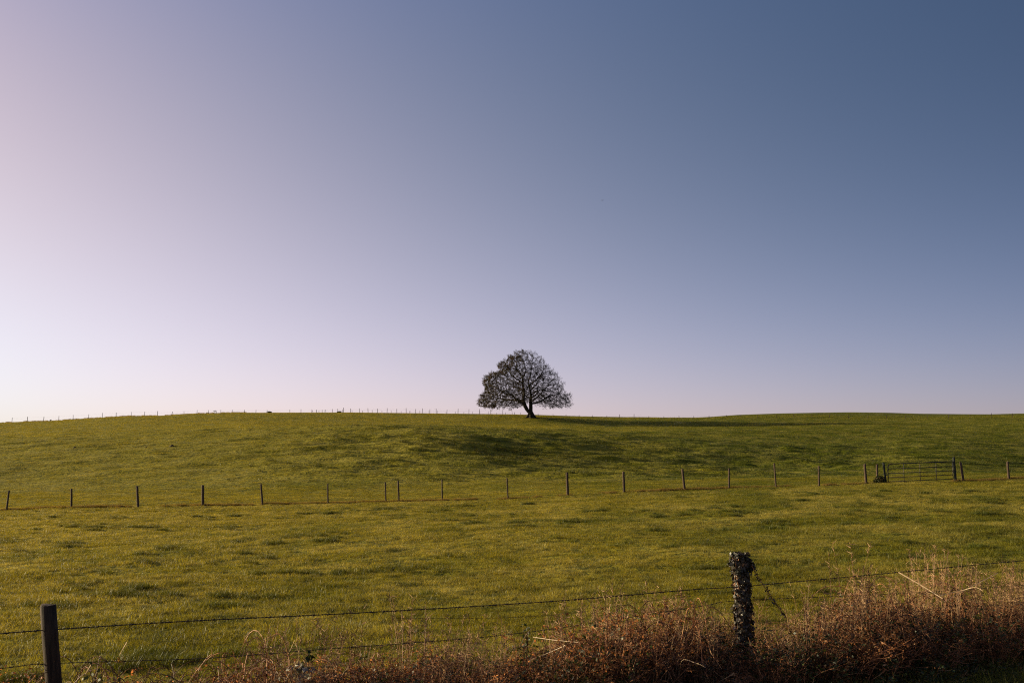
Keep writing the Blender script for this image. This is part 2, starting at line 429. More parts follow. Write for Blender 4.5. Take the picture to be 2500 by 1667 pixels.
library('near_tufts', [tuft('tuft', 46, .13, .035, .10, .0055, M_BLADE, 1.1) for _ in range(6)] +
                      [tuft('tuft', 40, .12, .05, .13, .005, M_BLADE, .9) for _ in range(2)])
library('mid_tufts', [tuft('tuft', 46, .26, .04, .10, .012, M_FAR, 1.1) for _ in range(5)])
library('far_tufts', [tuft('tuft', 40, .55, .05, .13, .030, M_FAR, 1.1) for _ in range(5)])
library('lush_tufts', [tuft('tuft', 70, .16, .10, .20, .007, M_LUSH, .7) for _ in range(4)])
library('dry_tufts', [tuft('tuft', 60, .16, .08, .22, .009, M_DRY, .9) for _ in range(4)])
library('verge_tufts', [tuft('tuft', 60, .18, .18, .45, .009, M_VERGE, .8) for _ in range(4)])

def field_points(y0, y1, dens, margin=.60, fn=None):
    n = int(dens * margin * (y1 ** 2 - y0 ** 2))
    y = np.sqrt(rng.uniform(y0 ** 2, y1 ** 2, n)); x = rng.uniform(-margin, margin, n) * y
    if fn is not None:
        kp = rng.uniform(0, 1, n) < fn(x, y); x, y = x[kp], y[kp]
    return np.stack([x, y, H(x, y)], 1)
def rz(n): return rng.uniform(0, 2 * math.pi, n)

P = np.concatenate([field_points(7.5, 22, 75), field_points(22, 58, 38)])
hm = 1 + .55 * fbm(P[:, 0] / 1.3, P[:, 1] / 1.3, 31, 3) 
s = rng.uniform(.7, 1.25, len(P)) * hm
scatter('pasture_grass', P, rz(len(P)), np.stack([np.clip(s, .75, 1.4), np.clip(s, .75, 1.4), s], 1), 'near_tufts', 'short yellow-green grazed grass of the near field', 'grass')
P = np.concatenate([field_points(58, 76, 9), field_points(76, 150, 3.6, fn=lambda x, y: 1 - .75 * trodden(x, y))])
hm = 1 + .7 * fbm(P[:, 0] / 4.0, P[:, 1] / 1.8, 32, 3)
s = rng.uniform(.7, 1.3, len(P)) * hm
scatter('hill_grass', P, rz(len(P)), np.stack([s ** 0 * 1.1, s ** 0 * 1.1, s * .75], 1), 'mid_tufts', 'tussocky green grass of the lower hillside', 'grass')
def bank(x, y):  # dark tussocks put in to deepen the bank's shade, densest in its darkest parts
    xs = x * 110 / y
    core = 1.1 * np.exp(-((xs + 3) / 8) ** 2 - ((y - 103) / 10) ** 2) + .8 * np.exp(-((xs - 15) / 12) ** 2 - ((y - 110) / 13) ** 2) + .35 * np.exp(-((xs - 56) / 9) ** 2 - ((y - 105) / 16) ** 2)
    return np.clip((.24 * trodden(x, y) + core) * sstep(-.25, .35, fbm(x / 3.5, y / 1.3, 47, 3)), 0, 1)
P = field_points(70, 148, 3.4, fn=bank)
scatter('shade_tussocks', P, rz(len(P)), np.stack([rng.uniform(1.4, 2.4, len(P))] * 2 + [rng.uniform(.9, 1.9, len(P))], 1), 'lush_tufts', 'coarse dark green tussocks added to darken the shaded steeper bank below the tree', 'grass')
P = field_points(150, 262, 1.6)
s = rng.uniform(.7, 1.2, len(P)) * (1 + .5 * fbm(P[:, 0] / 6.0, P[:, 1] / 3, 33, 3))
scatter('hilltop_grass', P, rz(len(P)), np.stack([s ** 0, s ** 0, s * .8], 1), 'far_tufts', 'thin yellow-green grass along the hilltop', 'grass')
# darker, longer patches in the near field
def lushmask(x, y):
    m = fbm(x / 1.7, y / 1.1, 51, 3) + .35 * fbm(x / 9, y / 9, 52, 2)
    return sstep(.42, .70, m) * .6
P = np.concatenate([field_points(9, 56, 16, fn=lushmask),
                    field_points(9, 50, 60, fn=lambda x, y: sstep(.58, .74, fbm(x / .9, y / .6, 57, 2) + .35 * fbm(x / 7, y / 4, 58, 2)))])
scatter('long_grass_patches', P, rz(len(P)), rng.uniform(.45, 1.1, len(P)), 'lush_tufts', 'dark green longer tufts dotted over the near field', 'grass')
# rough uncut strip below the field fence
n = 2600
x = rng.uniform(-36, 36, n); y = FENCE_Y + rng.normal(0, .16, n) + .15
kp = (fbm(x / 1.5, y * 0, 61, 2) > -.35) & ~((x > 21.5) & (x < 25)); x, y = x[kp], y[kp]
scatter('fence_line_grass', np.stack([x, y, H(x, y)], 1), rz(len(x)), rng.uniform(.5, 1.15, len(x)), 'dry_tufts', 'rough brown uncut grass under the field fence', 'grass')

u_ = rng.uniform(-60, 600, 520); y = rng.uniform(244, 251, 520); x = slope(u_, 1015)[0] * y
kp = fbm(u_ / 22, y * 0, 63, 2) > -.1; x, y = x[kp], y[kp]
scatter('skyline_grass', np.stack([x, y, H(x, y)], 1), rz(len(x)), rng.uniform(.8, 2.2, len(x)), 'dry_tufts', 'rough brown tussocks along the left end of the hill skyline', 'grass')
def hit(u, v, y0=60, y1=235):
    t_, s_ = slope(u, v); yy = np.linspace(y0, y1, 4000); i = int(np.argmax(H(float(t_) * yy, yy) > CAMZ + float(s_) * yy))
    return np.array([float(t_) * yy[i], yy[i]])
rp = []
for path in ([(2019, 1140), (2028, 1121), (2045, 1104), (2060, 1092)], [(2040, 1134), (2052, 1120), (2068, 1106), (2080, 1096)]):
    q_ = [hit(*p) for p in path]
    for a, b in zip(q_[:-1], q_[1:]):
        n = int(np.linalg.norm(b - a) * 9); f = rng.uniform(0, 1, n)[:, None]; rp.append(a + (b - a) * f + rng.normal(0, .10, (n, 2)))
rp = np.concatenate(rp)
scatter('wheel_rut_grass', np.stack([rp[:, 0], rp[:, 1], H(rp[:, 0], rp[:, 1])], 1), rz(len(rp)), rng.uniform(.5, 1.0, len(rp)), 'lush_tufts', 'dark grass in the faint wheel ruts above the gate', 'grass')

# ------------------------------------------------------------------ posts and fences
def post(parent, base, top, w, mat, name='fence_post', k=10, bury=.25, cut=0.0, taper=.93):
    base = Vector(base); top = Vector(top); d = (top - base).normalized()
    n = 7; P_ = []; r_ = []
    for i in range(n):
        f = i / (n - 1)
        p = (base - d * bury).lerp(top, f)
        P_.append((p.x + random.uniform(-.004, .004), p.y, p.z)); r_.append(w / 2 * (1 + (taper - 1) * f))
    P_.append((top.x, top.y, top.z + .004)); r_.append(w / 2 * taper * .86)
    mb = MB(); mb.tube(P_, r_, k, True, .03)
    return mb.build(name, mat, parent, True)
def wire(parent, pts, r, sag=.0, name='wire', mat=None):
    P_ = []
    for a, b in zip(pts[:-1], pts[1:]):
        for i in range(6):
            f = i / 6; p = Vector(a).lerp(Vector(b), f); p.z -= sag * 4 * f * (1 - f); P_.append(p)
    P_.append(Vector(pts[-1]))
    mb = MB(); mb.tube(P_, r, 4, False); return mb.build(name, mat or M_WIRE, parent)

# field fence
F = empty('wire_fence', (0, FENCE_Y, 0))
tag(F, 'long wooden post and wire fence crossing the field below the hillside', 'fence')
tops = []
for (ub, vb, ut, vt, w) in FB:
    t_, s_ = slope(ub, vb)
    bx = float(t_) * FENCE_Y; b = Vector((bx, FENCE_Y, Hs(bx, FENCE_Y)))
    tp = at(ut, vt, FENCE_Y + random.uniform(-.06, .06))
    post(F, b, tp, w / FPX * FENCE_Y, M_POST); tops.append((b, tp))
left, right = tops[:18], tops[18:]
for seg in (left, right):
    for f in (.93, .74, .55, .36, .18):
        pts = [b.lerp(t_, f) + Vector((0, -.08, 0)) for b, t_ in seg]
        if seg is left: pts = [pts[0] + Vector((-9, 0, -.2))] + pts
        else: pts = pts + [pts[-1] + Vector((8, 0, .15))]
        wire(F, pts, .0022, .015)
# gate posts
GL = (at(2162.9, 1177.7, FENCE_Y), at(2156.6, 1128.7, FENCE_Y)); GR = (at(2333, 1173.6, FENCE_Y), at(2328, 1116, FENCE_Y))
for (b, t_), w, lab in ((GL, .125, 'dark leaning gate post at the latch side of the metal gate'), (GR, .15, 'tallest dark gate post at the hinge side of the metal gate')):
    e = empty('gate_post', b); tag(e, lab, 'gate post', 'posts either side of the field gate')
    post(e, b, t_, w, M_GPOST, 'post_shaft', 12, .3, taper=.9)
    mb = MB(); c = b.lerp(t_, .42)
    sgn = 1 if b == GL[0] else -1
    mb.tube([c + Vector((0, -.03, -.09)), c + Vector((sgn * .09, -.02, -.09)), c + Vector((sgn * .10, -.02, .06)), c + Vector((0, -.03, .06))], .018, 6)
    mb.build('hinge_bracket' if sgn < 0 else 'latch_catch', M_GATE, e)
# gate
def gp(s_, h):
    a = at(2168.5, 1175.5, FENCE_Y - .02); b = at(2167.5, 1132.5, FENCE_Y - .02)
    c = at(2327, 1168.5, FENCE_Y - .02); d = at(2325, 1126.2, FENCE_Y - .02)
    return (a.lerp(c, s_)).lerp(b.lerp(d, s_), h)
G = empty('farm_gate', gp(0, 0)); tag(G, 'five bar tubular metal field gate with one rounded corner', 'gate')
mb = MB()
mb.tube([gp(0.0, -.03), gp(0, .45), gp(0.0, .80), gp(.010, .93), gp(.035, 1.0), gp(.10, 1.0), gp(.55, 1.0), gp(1, 1)], .030, 8); mb.build('gate_frame', M_GATE, G)
mb = MB(); mb.tube([gp(1, -.02), gp(1, 1.0)], .022, 8); mb.build('hinge_stile', M_GATE, G)
for h in (.0, .235, .47, .72):
    mb = MB(); mb.tube([gp(0, h), gp(.5, h - .004), gp(1, h)], .021, 8); mb.build('rail', M_GATE, G)
for s_ in (.245, .495, .745):
    mb = MB(); mb.tube([gp(s_, -.06), gp(s_, 1.0)], .019, 6); mb.build('upright', M_GATE, G)

# skyline fence (front row)
A = [30, 67.5, 107, 144, 179, 216.5, 250, 283.5, 320.5, 352.5, 384.5, 419, 449, 480.5, 508.4, 538.7, 566.7, 596.3, 624.4, 652, 707.5, 734.5, 761, 772, 793.2, 811.2, 824.5, 838.4,
     855.6, 877.5, 898.5, 921.6, 944.9, 968.7, 991.6, 1014, 1031, 1049.5, 1065, 1091, 1118, 1144.7, 1171, 1198.4, 1227.6, 1256.7, 1313.7, 1350.5, 1381.8, 1413.6, 1446,
     1481.6, 1513, 1547.8, 1583.7, 1620.4, 1657.7, 1693.9, 1731, 1772.8, 1808.7, 1850, 1894.8, 1938, 1982, 2025.4, 2071, 2118.5, 2164, 2211, 2265.4, 2316, 2368, 2420, 2472]
E = empty('wire_fence', (0, 235, Hs(0, 235))); tag(E, 'distant thin post and wire fence running along the whole hill skyline', 'fence')
prev = []
for u in A:
    y = float(np.interp(u, [0, 1250, 1700, 2500], [248, 240, 236, 233]))
    x = float(slope(u, 1015)[0]) * y; z = Hs(x, y)
    hpx = float(np.interp(u, [0, 400, 420, 800, 840, 1150, 1210, 1240, 1480, 2500], [10.8, 10.8, 8, 8, 11.2, 11.6, 11.5, 7, 7, 11.5]))
    if u in (1513, 1547.8): hpx = 10.5
    if 1560 < u < 1900: hpx = 6.5
    hgt = hpx / FPX * y * random.uniform(.88, 1.1)
    lean = random.uniform(-.06, .06)
    if u == 419: lean = .22
    b = Vector((x, y, z)); t_ = b + Vector((lean * hgt, 0, hgt))
    post(E, b, t_, random.uniform(.10, .14), M_NEARPOST, k=6); prev.append((b, t_))
for f in (.92, .6, .3):
    wire(E, [b.lerp(t_, f) for b, t_ in prev], .003, .0)
# brace of the strainer post
mb = MB(); b0 = prev[22]; mb.tube([b0[0].lerp(b0[1], .8), b0[0] + Vector((.35, 0, 0))], .035, 6); mb.build('brace', M_NEARPOST, E)
# second fence behind the brow
B_ = [778.7, 786.6, 836.4, 859.5, 885.3, 908.8, 932.5, 955, 979.4, 1000.7, 1025, 1047.4, 1068.7, 1089, 1111.6, 1132.5, 1153, 1171.5, 1192, 1212.4, 1234, 1250.5, 1270.4]
E2 = empty('wire_fence', (0, 263, Hs(0, 263))); tag(E2, 'lower second fence half hidden behind the brow left of the tree', 'fence')
prev = []
for u in B_:
    y = 263.0; x = float(slope(u, 1010)[0]) * y; z = Hs(x, y)
    vt = float(np.interp(u, SKY_U, SKY_V)) - random.uniform(5.0, 7.5) + (1.5 if u > 1205 else 0)
    t_ = at(u, vt, y); b = Vector((x, y, z))
    post(E2, b, t_, .16 if u == 1000.7 else .10, M_NEARPOST, k=6); prev.append((b, t_))
wire(E2, [b.lerp(t_, .9) for b, t_ in prev], .003)

# crossbar post, and small scrub on the skyline
y = 246.0; x = float(slope(524.7, 1008)[0]) * y; z = Hs(x, y)
X = empty('crossbar_post', (x, y, z)); tag(X, 'short dark post with a crossbar standing on the left skyline', 'post')
post(X, (x, y, z), (x, y, z + .75), .14, M_NEARPOST, 'upright', 8)
mb = MB(); mb.tube([(x - .42, y - .06, z + .52), (x + .42, y - .06, z + .55)], .06, 6); mb.build('crossbar', M_NEARPOST, X)
post(X, (x + .36, y, z), (x + .36, y, z + .36), .12, M_NEARPOST, 'stub', 8)

def scrub(name, c, rx, rz_, n, mat, leaf, label, cat, stems=14):
    e = empty(name, c); tag(e, label, cat)
    c = Vector(c)
    mb = MB()
    for i in range(stems):
        a = random.uniform(0, 6.28); L = random.uniform(.5, 1)
        mb.tube([c + Vector((0, 0, -.05)), c + Vector((math.cos(a) * rx * L * .5, math.sin(a) * rx * .4 * L, rz_ * L * .6)), c + Vector((math.cos(a) * rx * L, math.sin(a) * rx * .7 * L, rz_ * L * random.uniform(.5, 1)))], [.012, .008, .004], 4, False)
    mb.build('stems', M_CANE, e)
    d = rand_dirs(n); r = rng.uniform(.25, 1, n) ** .5
    C = np.array(c) + d * r[:, None] * np.array([rx, rx * .8, rz_]); C[:, 2] = np.where(C[:, 2] < c.z, 2 * c.z - C[:, 2], C[:, 2])
    D = rand_dirs(n); V, Q = leaf_quads(C, D, perp(D), leaf * rng.uniform(.6, 1.3, n), .7)
    mesh_np('foliage', V, [Q], mat, False, e)
    return e
def ground_at(u, y, v=1100):
    x = float(slope(u, v)[0]) * y; return Vector((x, y, Hs(x, y)))
scrub('bush', ground_at(124, 247, 1024), .35, .45, 160, M_BRAMG, .09, 'tiny dark bush on the far left skyline', 'bush')
gb = ground_at(2149, FENCE_Y - .1, 1177)
scrub('bush', gb, .40, .50, 1500, M_BRAMG, .06, 'low dark bush filling the gap beside the gate latch post', 'bush', 30)
scrub('bush', ground_at(2204 - 2, FENCE_Y + 1.0, 1165), .3, .12, 200, M_BRAMG, .05, 'small weed patch behind the lower rails of the gate', 'weed', 8)

# molehills
for u, v, w, lab in ((182, 1093, 9, 'dark earth molehill, the leftmost one on the hillside'), (420, 1089, 12, 'widest dark molehill, the rightmost one on the left hillside'), (357, 1092, 7, 'small faint molehill between the two darker ones')):
    # find where this line of sight meets the hill
    t_, s_ = slope(u, v); yy = np.linspace(70, 230, 3000); hit = np.argmax(H(float(t_) * yy, yy) > CAMZ + float(s_) * yy)
    y = float(yy[hit]); x = float(t_) * y; r = w / FPX * y * .5
    n1, n2 = 16, 7; V = []; 
    for i in range(n2):
        f = i / (n2 - 1)
        for j in range(n1):
            a = j / n1 * 2 * math.pi; rr = r * (1 - f) * (1 + .18 * random.uniform(-1, 1)) * 1.15
            px, py = x + math.cos(a) * rr, y + math.sin(a) * rr
            V.append((px, py, Hs(px, py) - .03 + r * .85 * (f ** .8) * random.uniform(.9, 1.08)))
    Q = [(i * n1 + j, i * n1 + (j + 1) % n1, (i + 1) * n1 + (j + 1) % n1, (i + 1) * n1 + j) for i in range(n2 - 1) for j in range(n1)]
    o = mesh_np('molehill', V, [np.array(Q)], M_SOIL, True); tag(o, lab, 'molehill', 'molehills on the left hillside')

# ------------------------------------------------------------------ two dark sheep lying beyond the brow
def sheep(u, flip, label):
    y = 254.0; x = float(slope(u, 1007)[0]) * y; zt = 0
    me = bpy.data.meshes.new('sheep')
    # skeleton: pelvis, belly, shoulder, neck, head, muzzle, legs folded, ears, tail
    J = [((-.42, 0, .40), .24), ((-.12, 0, .40), .29), ((.22, 0, .42), .27), ((.46, 0, .48), .17), ((.60, 0, .42), .105), ((.74, 0, .30), .06),
         ((-.40, .16, .22), .11), ((-.18, .22, .08), .055), ((-.40, .22, .04), .04), ((-.40, -.16, .22), .11), ((-.18, -.22, .08), .055), ((-.40, -.22, .04), .04),
         ((.26, .15, .22), .09), ((.44, .17, .08), .045), ((.22, .18, .04), .035), ((.26, -.15, .22), .09), ((.44, -.17, .08), .045), ((.22, -.18, .04), .035),
         ((-.62, 0, .36), .05), ((.56, .13, .44), .03), ((.56, -.13, .44), .03)]
    Ed = [(0, 1), (1, 2), (2, 3), (3, 4), (4, 5), (0, 6), (6, 7), (7, 8), (0, 9), (9, 10), (10, 11), (2, 12), (12, 13), (13, 14), (2, 15), (15, 16), (16, 17), (0, 18), (4, 19), (4, 20)]
    me.from_pydata([j[0] for j in J], Ed, [])
    o = link(bpy.data.objects.new('sheep', me)); o.modifiers.new('skin', 'SKIN')
    for i, (c, r) in enumerate(J): me.skin_vertices[0].data[i].radius = (r, r)
    me.skin_vertices[0].data[0].use_root = True
    sb = o.modifiers.new('sub', 'SUBSURF'); sb.levels = 2; sb.render_levels = 2
    me.materials.append(M_WOOL)
    o.location = (x, y, zt - .66 * .95); o.rotation_euler = (0, 0, 0 if not flip else math.pi); o.scale = (1.1, .95, .68)
    o.location.z = Hs(x, y) - .03
    tag(o, label, 'sheep', 'dark sheep lying on the brow')
sheep(658, True, 'dark sheep lying on the skyline, the farther left of two')
sheep(828, False, 'dark sheep lying on the skyline nearer the tree')

# ------------------------------------------------------------------ bird
bp = at(1470.5, 489.5, 330)
mb = MB()
mb.tube([bp + Vector((-.24, -.1, 0)), bp + Vector((-.1, -.04, .01)), bp + Vector((.1, .04, .01)), bp + Vector((.26, .1, -.02))], [.02, .055, .05, .012], 8)
V = []; 
for sg in (-1, 1):
    for f, c, zz in ((0, .16, .02), (.35, .17, .06), (.7, .12, .04), (1, .03, -.02)):
        V += [(bp.x + sg * f * .52, bp.y - .1 * sg * f + c, bp.z + zz), (bp.x + sg * f * .52, bp.y - .1 * sg * f - c * .6, bp.z + zz + .005)]
Q = [(b * 8 + i * 2, b * 8 + i * 2 + 1, b * 8 + i * 2 + 3, b * 8 + i * 2 + 2) for b in (0, 1) for i in range(3)]
mb.add(V, Q); o = mb.build('bird', M_FEATHER, None, True); tag(o, 'small dark bird gliding high above the tree in open sky', 'bird')

# ------------------------------------------------------------------ the tree
def build_tree():
    base = ground_at(1296, 220, 1018)
    K = 1 / 72.2
    def q(px, pz, y=0.0): return np.array([(px - 1150) * K, y, (1290 - pz) * K])
    nodes = []; parent = []
    def addchain(pts, start=None):
        prev_ = start
        pts = [np.asarray(p, float) for p in pts]
        if start is None:
            nodes.append(pts[0]); parent.append(-1); prev_ = len(nodes) - 1
        ids = [prev_]
        src = [nodes[prev_]] + (pts[1:] if start is None else pts)
        for a, b in zip(src[:-1], src[1:]):
            L = np.linalg.norm(b - a); n = max(1, int(L / .33))
            for i in range(1, n + 1):
                p = a + (b - a) * i / n + rng.normal(0, .02, 3)
                nodes.append(p); parent.append(prev_); prev_ = len(nodes) - 1; ids.append(prev_)
        return ids
    def near(ids, z): return min(ids, key=lambda i: abs(nodes[i][2] - z))
    tr = addchain([(0, 0, -.3), (0, 0, .5), (.0, 0, 1.0)])
    L_ = addchain([q(1095, 1170, -.15), q(1055, 1090, -.2), q(1030, 1040, -.3), q(1046, 900, -.4), q(1022, 760, -.2), q(1020, 640, .2), q(960, 560, .6), q(915, 470, 1.0)], tr[-1])
    R_ = addchain([q(1150, 1150, .2), q(1148, 1040, .3), q(1150, 900, .5), q(1112, 700, .2), q(1150, 600, -.1), q(1160, 480, .0)], tr[-1])
    addchain([q(1045, 600, .9), q(1075, 520, 1.2), q(1050, 420, 1.6)], near(L_, 9.0))
    l1 = addchain([q(980, 1040, -.8), q(920, 1005, -1.6), q(850, 945, -2.3), q(740, 920, -3.0), q(640, 850, -3.2)], near(L_, 3.3))
    addchain([q(780, 1000, 1.8), q(620, 960, 2.8)], near(L_, 3.9))
    addchain([q(760, 880, -4.0), q(660, 900, -5.5)], l1[6])
    addchain([q(950, 700, -2.0), q(850, 640, -3.4)], near(L_, 7.6))
    addchain([q(960, 800, 2.4), q(850, 770, 4.2)], near(L_, 6.2))
    addchain([q(1000, 880, 3.2), q(1040, 800, 5.4)], near(R_, 4.4))
    addchain([q(1230, 985, -1.2), q(1290, 930, -2.0), q(1345, 870, -2.6), q(1425, 790, -3.2)], near(R_, 3.3))
    addchain([q(1250, 1045, .8), q(1320, 1015, 1.4), q(1400, 965, 2.0), q(1500, 910, 2.4)], near(R_, 2.9))
    addchain([q(1240, 930, -3.4), q(1250, 860, -5.4)], near(R_, 4.2))
    addchain([q(1200, 720, -1.6), q(1290, 650, -2.6), q(1330, 580, -3.0)], near(R_, 7.2))
    addchain([q(1190, 800, 2.0), q(1280, 700, 3.6)], near(R_, 6.0))
    addchain([q(1240, 860, 1.2), q(1370, 830, 1.8)], near(R_, 5.0))
    # crown outline  z: left, right
    oz = np.array([1.7, 2.1, 2.9, 3.4, 4.0, 4.9, 5.6, 6.4, 7.2, 8.2, 9.0, 9.7, 10.0, 11.0, 12.0, 13.0, 13.8, 14.4, 14.9])
    ol = np.array([-8.4, -9.8, -11.5, -11.6, -11.2, -11.4, -10.5, -10.4, -10.7, -10.9, -10.3, -9.2, -7.7, -7.4, -7.1, -6.2, -5.2, -3.7, -2.4])
    orr = np.array([6.8, 8.4, 9.3, 9.5, 9.1, 9.1, 7.4, 7.4, 7.7, 6.6, 6.2, 5.7, 5.5, 4.6, 3.6, 2.5, 1.6, .7, -.4])
    N0 = 10000
    x = rng.uniform(-11.6, 9.4, N0 * 3); z = rng.uniform(1.7, 15, N0 * 3); yv = rng.uniform(-9.5, 9.5, N0 * 3)
    l = np.interp(z, oz, ol); r = np.interp(z, oz, orr)
    lump = .85 * fbm(x * .5 + yv * .4, z * .6 + yv * .3, 71, 2)
    c = (l + r) / 2; hw = (r - l) / 2 + lump
    dep = np.interp(z, [1.7, 3, 6, 10, 13, 15], [6.5, 9, 9.2, 7, 4.5, .8]) 
    rad = np.sqrt(((x - c) / hw) ** 2 + (yv / dep) ** 2)
    under = z > 2.25 + 1.3 * np.exp(-(x / 2.2) ** 2)
    ok = (rad < 1) & under & (rng.uniform(0, 1, len(x)) < .30 + .7 * rad ** 2)
    Aa = np.stack([x, yv, z], 1)[ok][:N0]
    step, kill, infl = .31, .47, 5.0
    for it in range(70):
        kd = kdtree.KDTree(len(nodes))
        for i, p in enumerate(nodes): kd.insert(p, i)
        kd.balance()
        acc = {}; keep = np.ones(len(Aa), bool)
        for i, a in enumerate(Aa):
            co, idx, d = kd.find(a)
            if d < kill: keep[i] = False; continue
            if d < infl and nodes[idx][2] > 1.2:
                v = (a - nodes[idx]) / d
                if idx in acc: acc[idx] = acc[idx] + v
                else: acc[idx] = v
        Aa = Aa[keep]
        if not acc or len(Aa) < 30: break
        for idx, v in acc.items():
            pr = parent[idx]
            if pr >= 0:
                dv = nodes[idx] - nodes[pr]; v = v / (np.linalg.norm(v) + 1e-9) + .5 * dv / (np.linalg.norm(dv) + 1e-9)
            v = v / (np.linalg.norm(v) + 1e-9) + rng.normal(0, .07, 3)
            nodes.append(nodes[idx] + v / np.linalg.norm(v) * step); parent.append(idx)
    n = len(nodes); Nn = np.array(nodes); par = np.array(parent)
    ch = [[] for _ in range(n)]
    for i, p in enumerate(par):
        if p >= 0: ch[p].append(i)
    tips = [i for i in range(n) if not ch[i]]
    cnt = np.zeros(n)
    for i in range(n - 1, -1, -1):
        if not ch[i]: cnt[i] = 1
        if par[i] >= 0: cnt[par[i]] += cnt[i]
    rr = .018 * cnt ** .45
    rr = np.minimum(rr, .42)
    hz = Nn[:, 2]
    trunk_ids = set(tr)
    for i in trunk_ids: rr[i] = np.interp(hz[i], [-.3, 0, .35, .8, 1.2], [1.15, 1.0, .78, .66, .58])
    print('tree nodes', n, 'tips', len(tips))
    # chains
    big = MB(); small = MB(); org = np.array(base)
    stack = [(0, None)]
    while stack:
        s0, pr = stack.pop()
        chain = [s0]; i = s0
        while ch[i]:
            cs = sorted(ch[i], key=lambda a: -cnt[a])
            for o_ in cs[1:]: stack.append((o_, i))
            i = cs[0]; chain.append(i)
        pts = [Nn[a] for a in chain]; rs = [rr[a] for a in chain]
        if pr is not None: pts = [Nn[pr]] + pts; rs = [min(rr[pr], rs[0] * 1.25)] + rs
        if len(pts) < 2: continue
        rs = np.array(rs); rs[-1] *= .5
        P_ = org + np.array(pts)
        if rs[0] > .12:
            kb = int(np.sum(rs > .10)); kb = min(max(kb, 2), len(pts) - 1)
            big.tube(P_[:kb + 1], rs[:kb + 1], 9, False, .07)
            if kb < len(pts) - 1: small.tube(P_[kb:], rs[kb:], 4, False)
        else:
            small.tube(P_, rs, 4 if rs[0] > .03 else 3, False)
    # buttress roots
    for a in np.linspace(0, 6.28, 8)[:-1]:
        a += random.uniform(-.2, .2); ca, sa = math.cos(a), math.sin(a)
        pts = []
        for d_, z_ in ((.25, .95), (.55, .48), (.95, .16), (1.5, -.08)):
            px, py = base.x + ca * d_, base.y + sa * d_; pts.append((px, py, Hs(px, py) + z_))
        big.tube(pts, [.40, .34, .24, .08], 7, False, .08)
    # fine twigs and leaves at the tips
    TV = []; LC = []; LS = []
    lowcnt = [i for i in range(n) if cnt[i] <= 4]
    for i in lowcnt:
        p = Nn[i]; dv = p - Nn[par[i]]; dv /= np.linalg.norm(dv)
        lsh = (p[0] - np.interp(p[2], oz, ol)) / 4.0
        lf = (.10 + 1.1 * (1 - min(1, max(0, lsh)))) * (1 if p[0] < -1.5 else 0) + sstep(1.0, -4, p[0]) * sstep(9.5, 13, p[2]) * .5
        lf = lf * (.45 + 1.1 * float(vnoise(np.array([p[0] * .9 + 50]), np.array([p[2] * .9 + p[1] * .5 + 50]), 77)[0]))
        lf = min(1.0, float(lf)); clump = float(sstep(.50, .72, vnoise(np.array([p[0] * .75 + p[1] * .3 + 80]), np.array([p[2] * 1.1 - p[1] * .35 + 80]), 78)[0]))
        edge = 1.0 if not ch[i] else .5
        for _ in range(3 if not ch[i] else 1):
            d = dv * .8 + rng.normal(0, .55, 3); d /= np.linalg.norm(d)
            L = rng.uniform(.3, .75); e = p + d * L; e[2] += .05
            mid_ = p + d * L * .5 + rng.normal(0, .04, 3)
            small.tube(org + np.array([p, mid_, e]), [.021, .017, .010], 3, False)
            nl = rng.poisson(edge * (.6 + 6.5 * clump + 24 * lf))
            for _k in range(nl):
                LC.append(p + (e - p) * rng.uniform(.3, 1.15) + rng.normal(0, .09, 3)); LS.append(rng.uniform(.09, .16))
    T = empty('oak_tree', base); tag(T, 'lone broad crowned tree with forked trunk and thinning autumn leaves on the hill', 'tree')
    big.build('trunk', M_BARK, T); small.build('branches', M_TWIG, T, False)
    LC = org + np.array(LC); D = rand_dirs(len(LC)); V, Q = leaf_quads(LC, D, perp(D), np.array(LS), .75)
    mesh_np('crown', V, [Q], M_OAKLEAF, False, T)
    print('leaves', len(LC))
build_tree()

# ------------------------------------------------------------------ foreground fence
PL = (-3.64, 7.85); PR = (2.56, 11.0)
dx, dy = PR[0] - PL[0], PR[1] - PL[1]
NF = empty('barbed_wire_fence', (PL[0], PL[1], 0)); tag(NF, 'foreground barbed wire fence with one bare round post and one ivy covered post', 'fence')
lt = at(117.3, 1477, PL[1]); lb = at(128.5, 1667, PL[1]); lb = lb + (lb - lt) * ((lb.z + .1) / (lt.z - lb.z))
lb.z = 0
post(NF, lb, lt, .118, M_NEARPOST, 'fence_post', 18, .2, taper=.97)
rt = at(1805, 1362, PR[1]); rb = at(1822, 1600, PR[1]); rb = rb + (rb - rt) * (rb.z / (rt.z - rb.z))
post(NF, rb, rt, .145, M_NEARPOST, 'fence_post', 14, .2)
def fp(t_, z): return Vector((PL[0] + dx * t_, PL[1] + dy * t_ - .07, z))
def wire_at(pix):
    """points on the fence plane seen at photo positions"""
    out = []
    for u, v in pix:
        tx, s_ = slope(u, v); tx, s_ = float(tx), float(s_)
        t_ = (tx * PL[1] - PL[0]) / (dx - tx * dy); y_ = PL[1] + dy * t_ - .07
        out.append(Vector((tx * y_, y_, CAMZ + s_ * y_)))
    return out
def resample(P_, st):
    out = []
    P_ = [np.array(p) for p in P_]
    for i in range(len(P_) - 1):
        p0 = P_[max(i - 1, 0)]; p1 = P_[i]; p2 = P_[i + 1]; p3 = P_[min(i + 2, len(P_) - 1)]
        n = max(2, int(np.linalg.norm(p2 - p1) / st))
        for j in range(n):
            f = j / n
            out.append(.5 * ((2 * p1) + (-p0 + p2) * f + (2 * p0 - 5 * p1 + 4 * p2 - p3) * f * f + (-p0 + 3 * p1 - 3 * p2 + p3) * f ** 3))
    out.append(P_[-1]); return np.array(out)
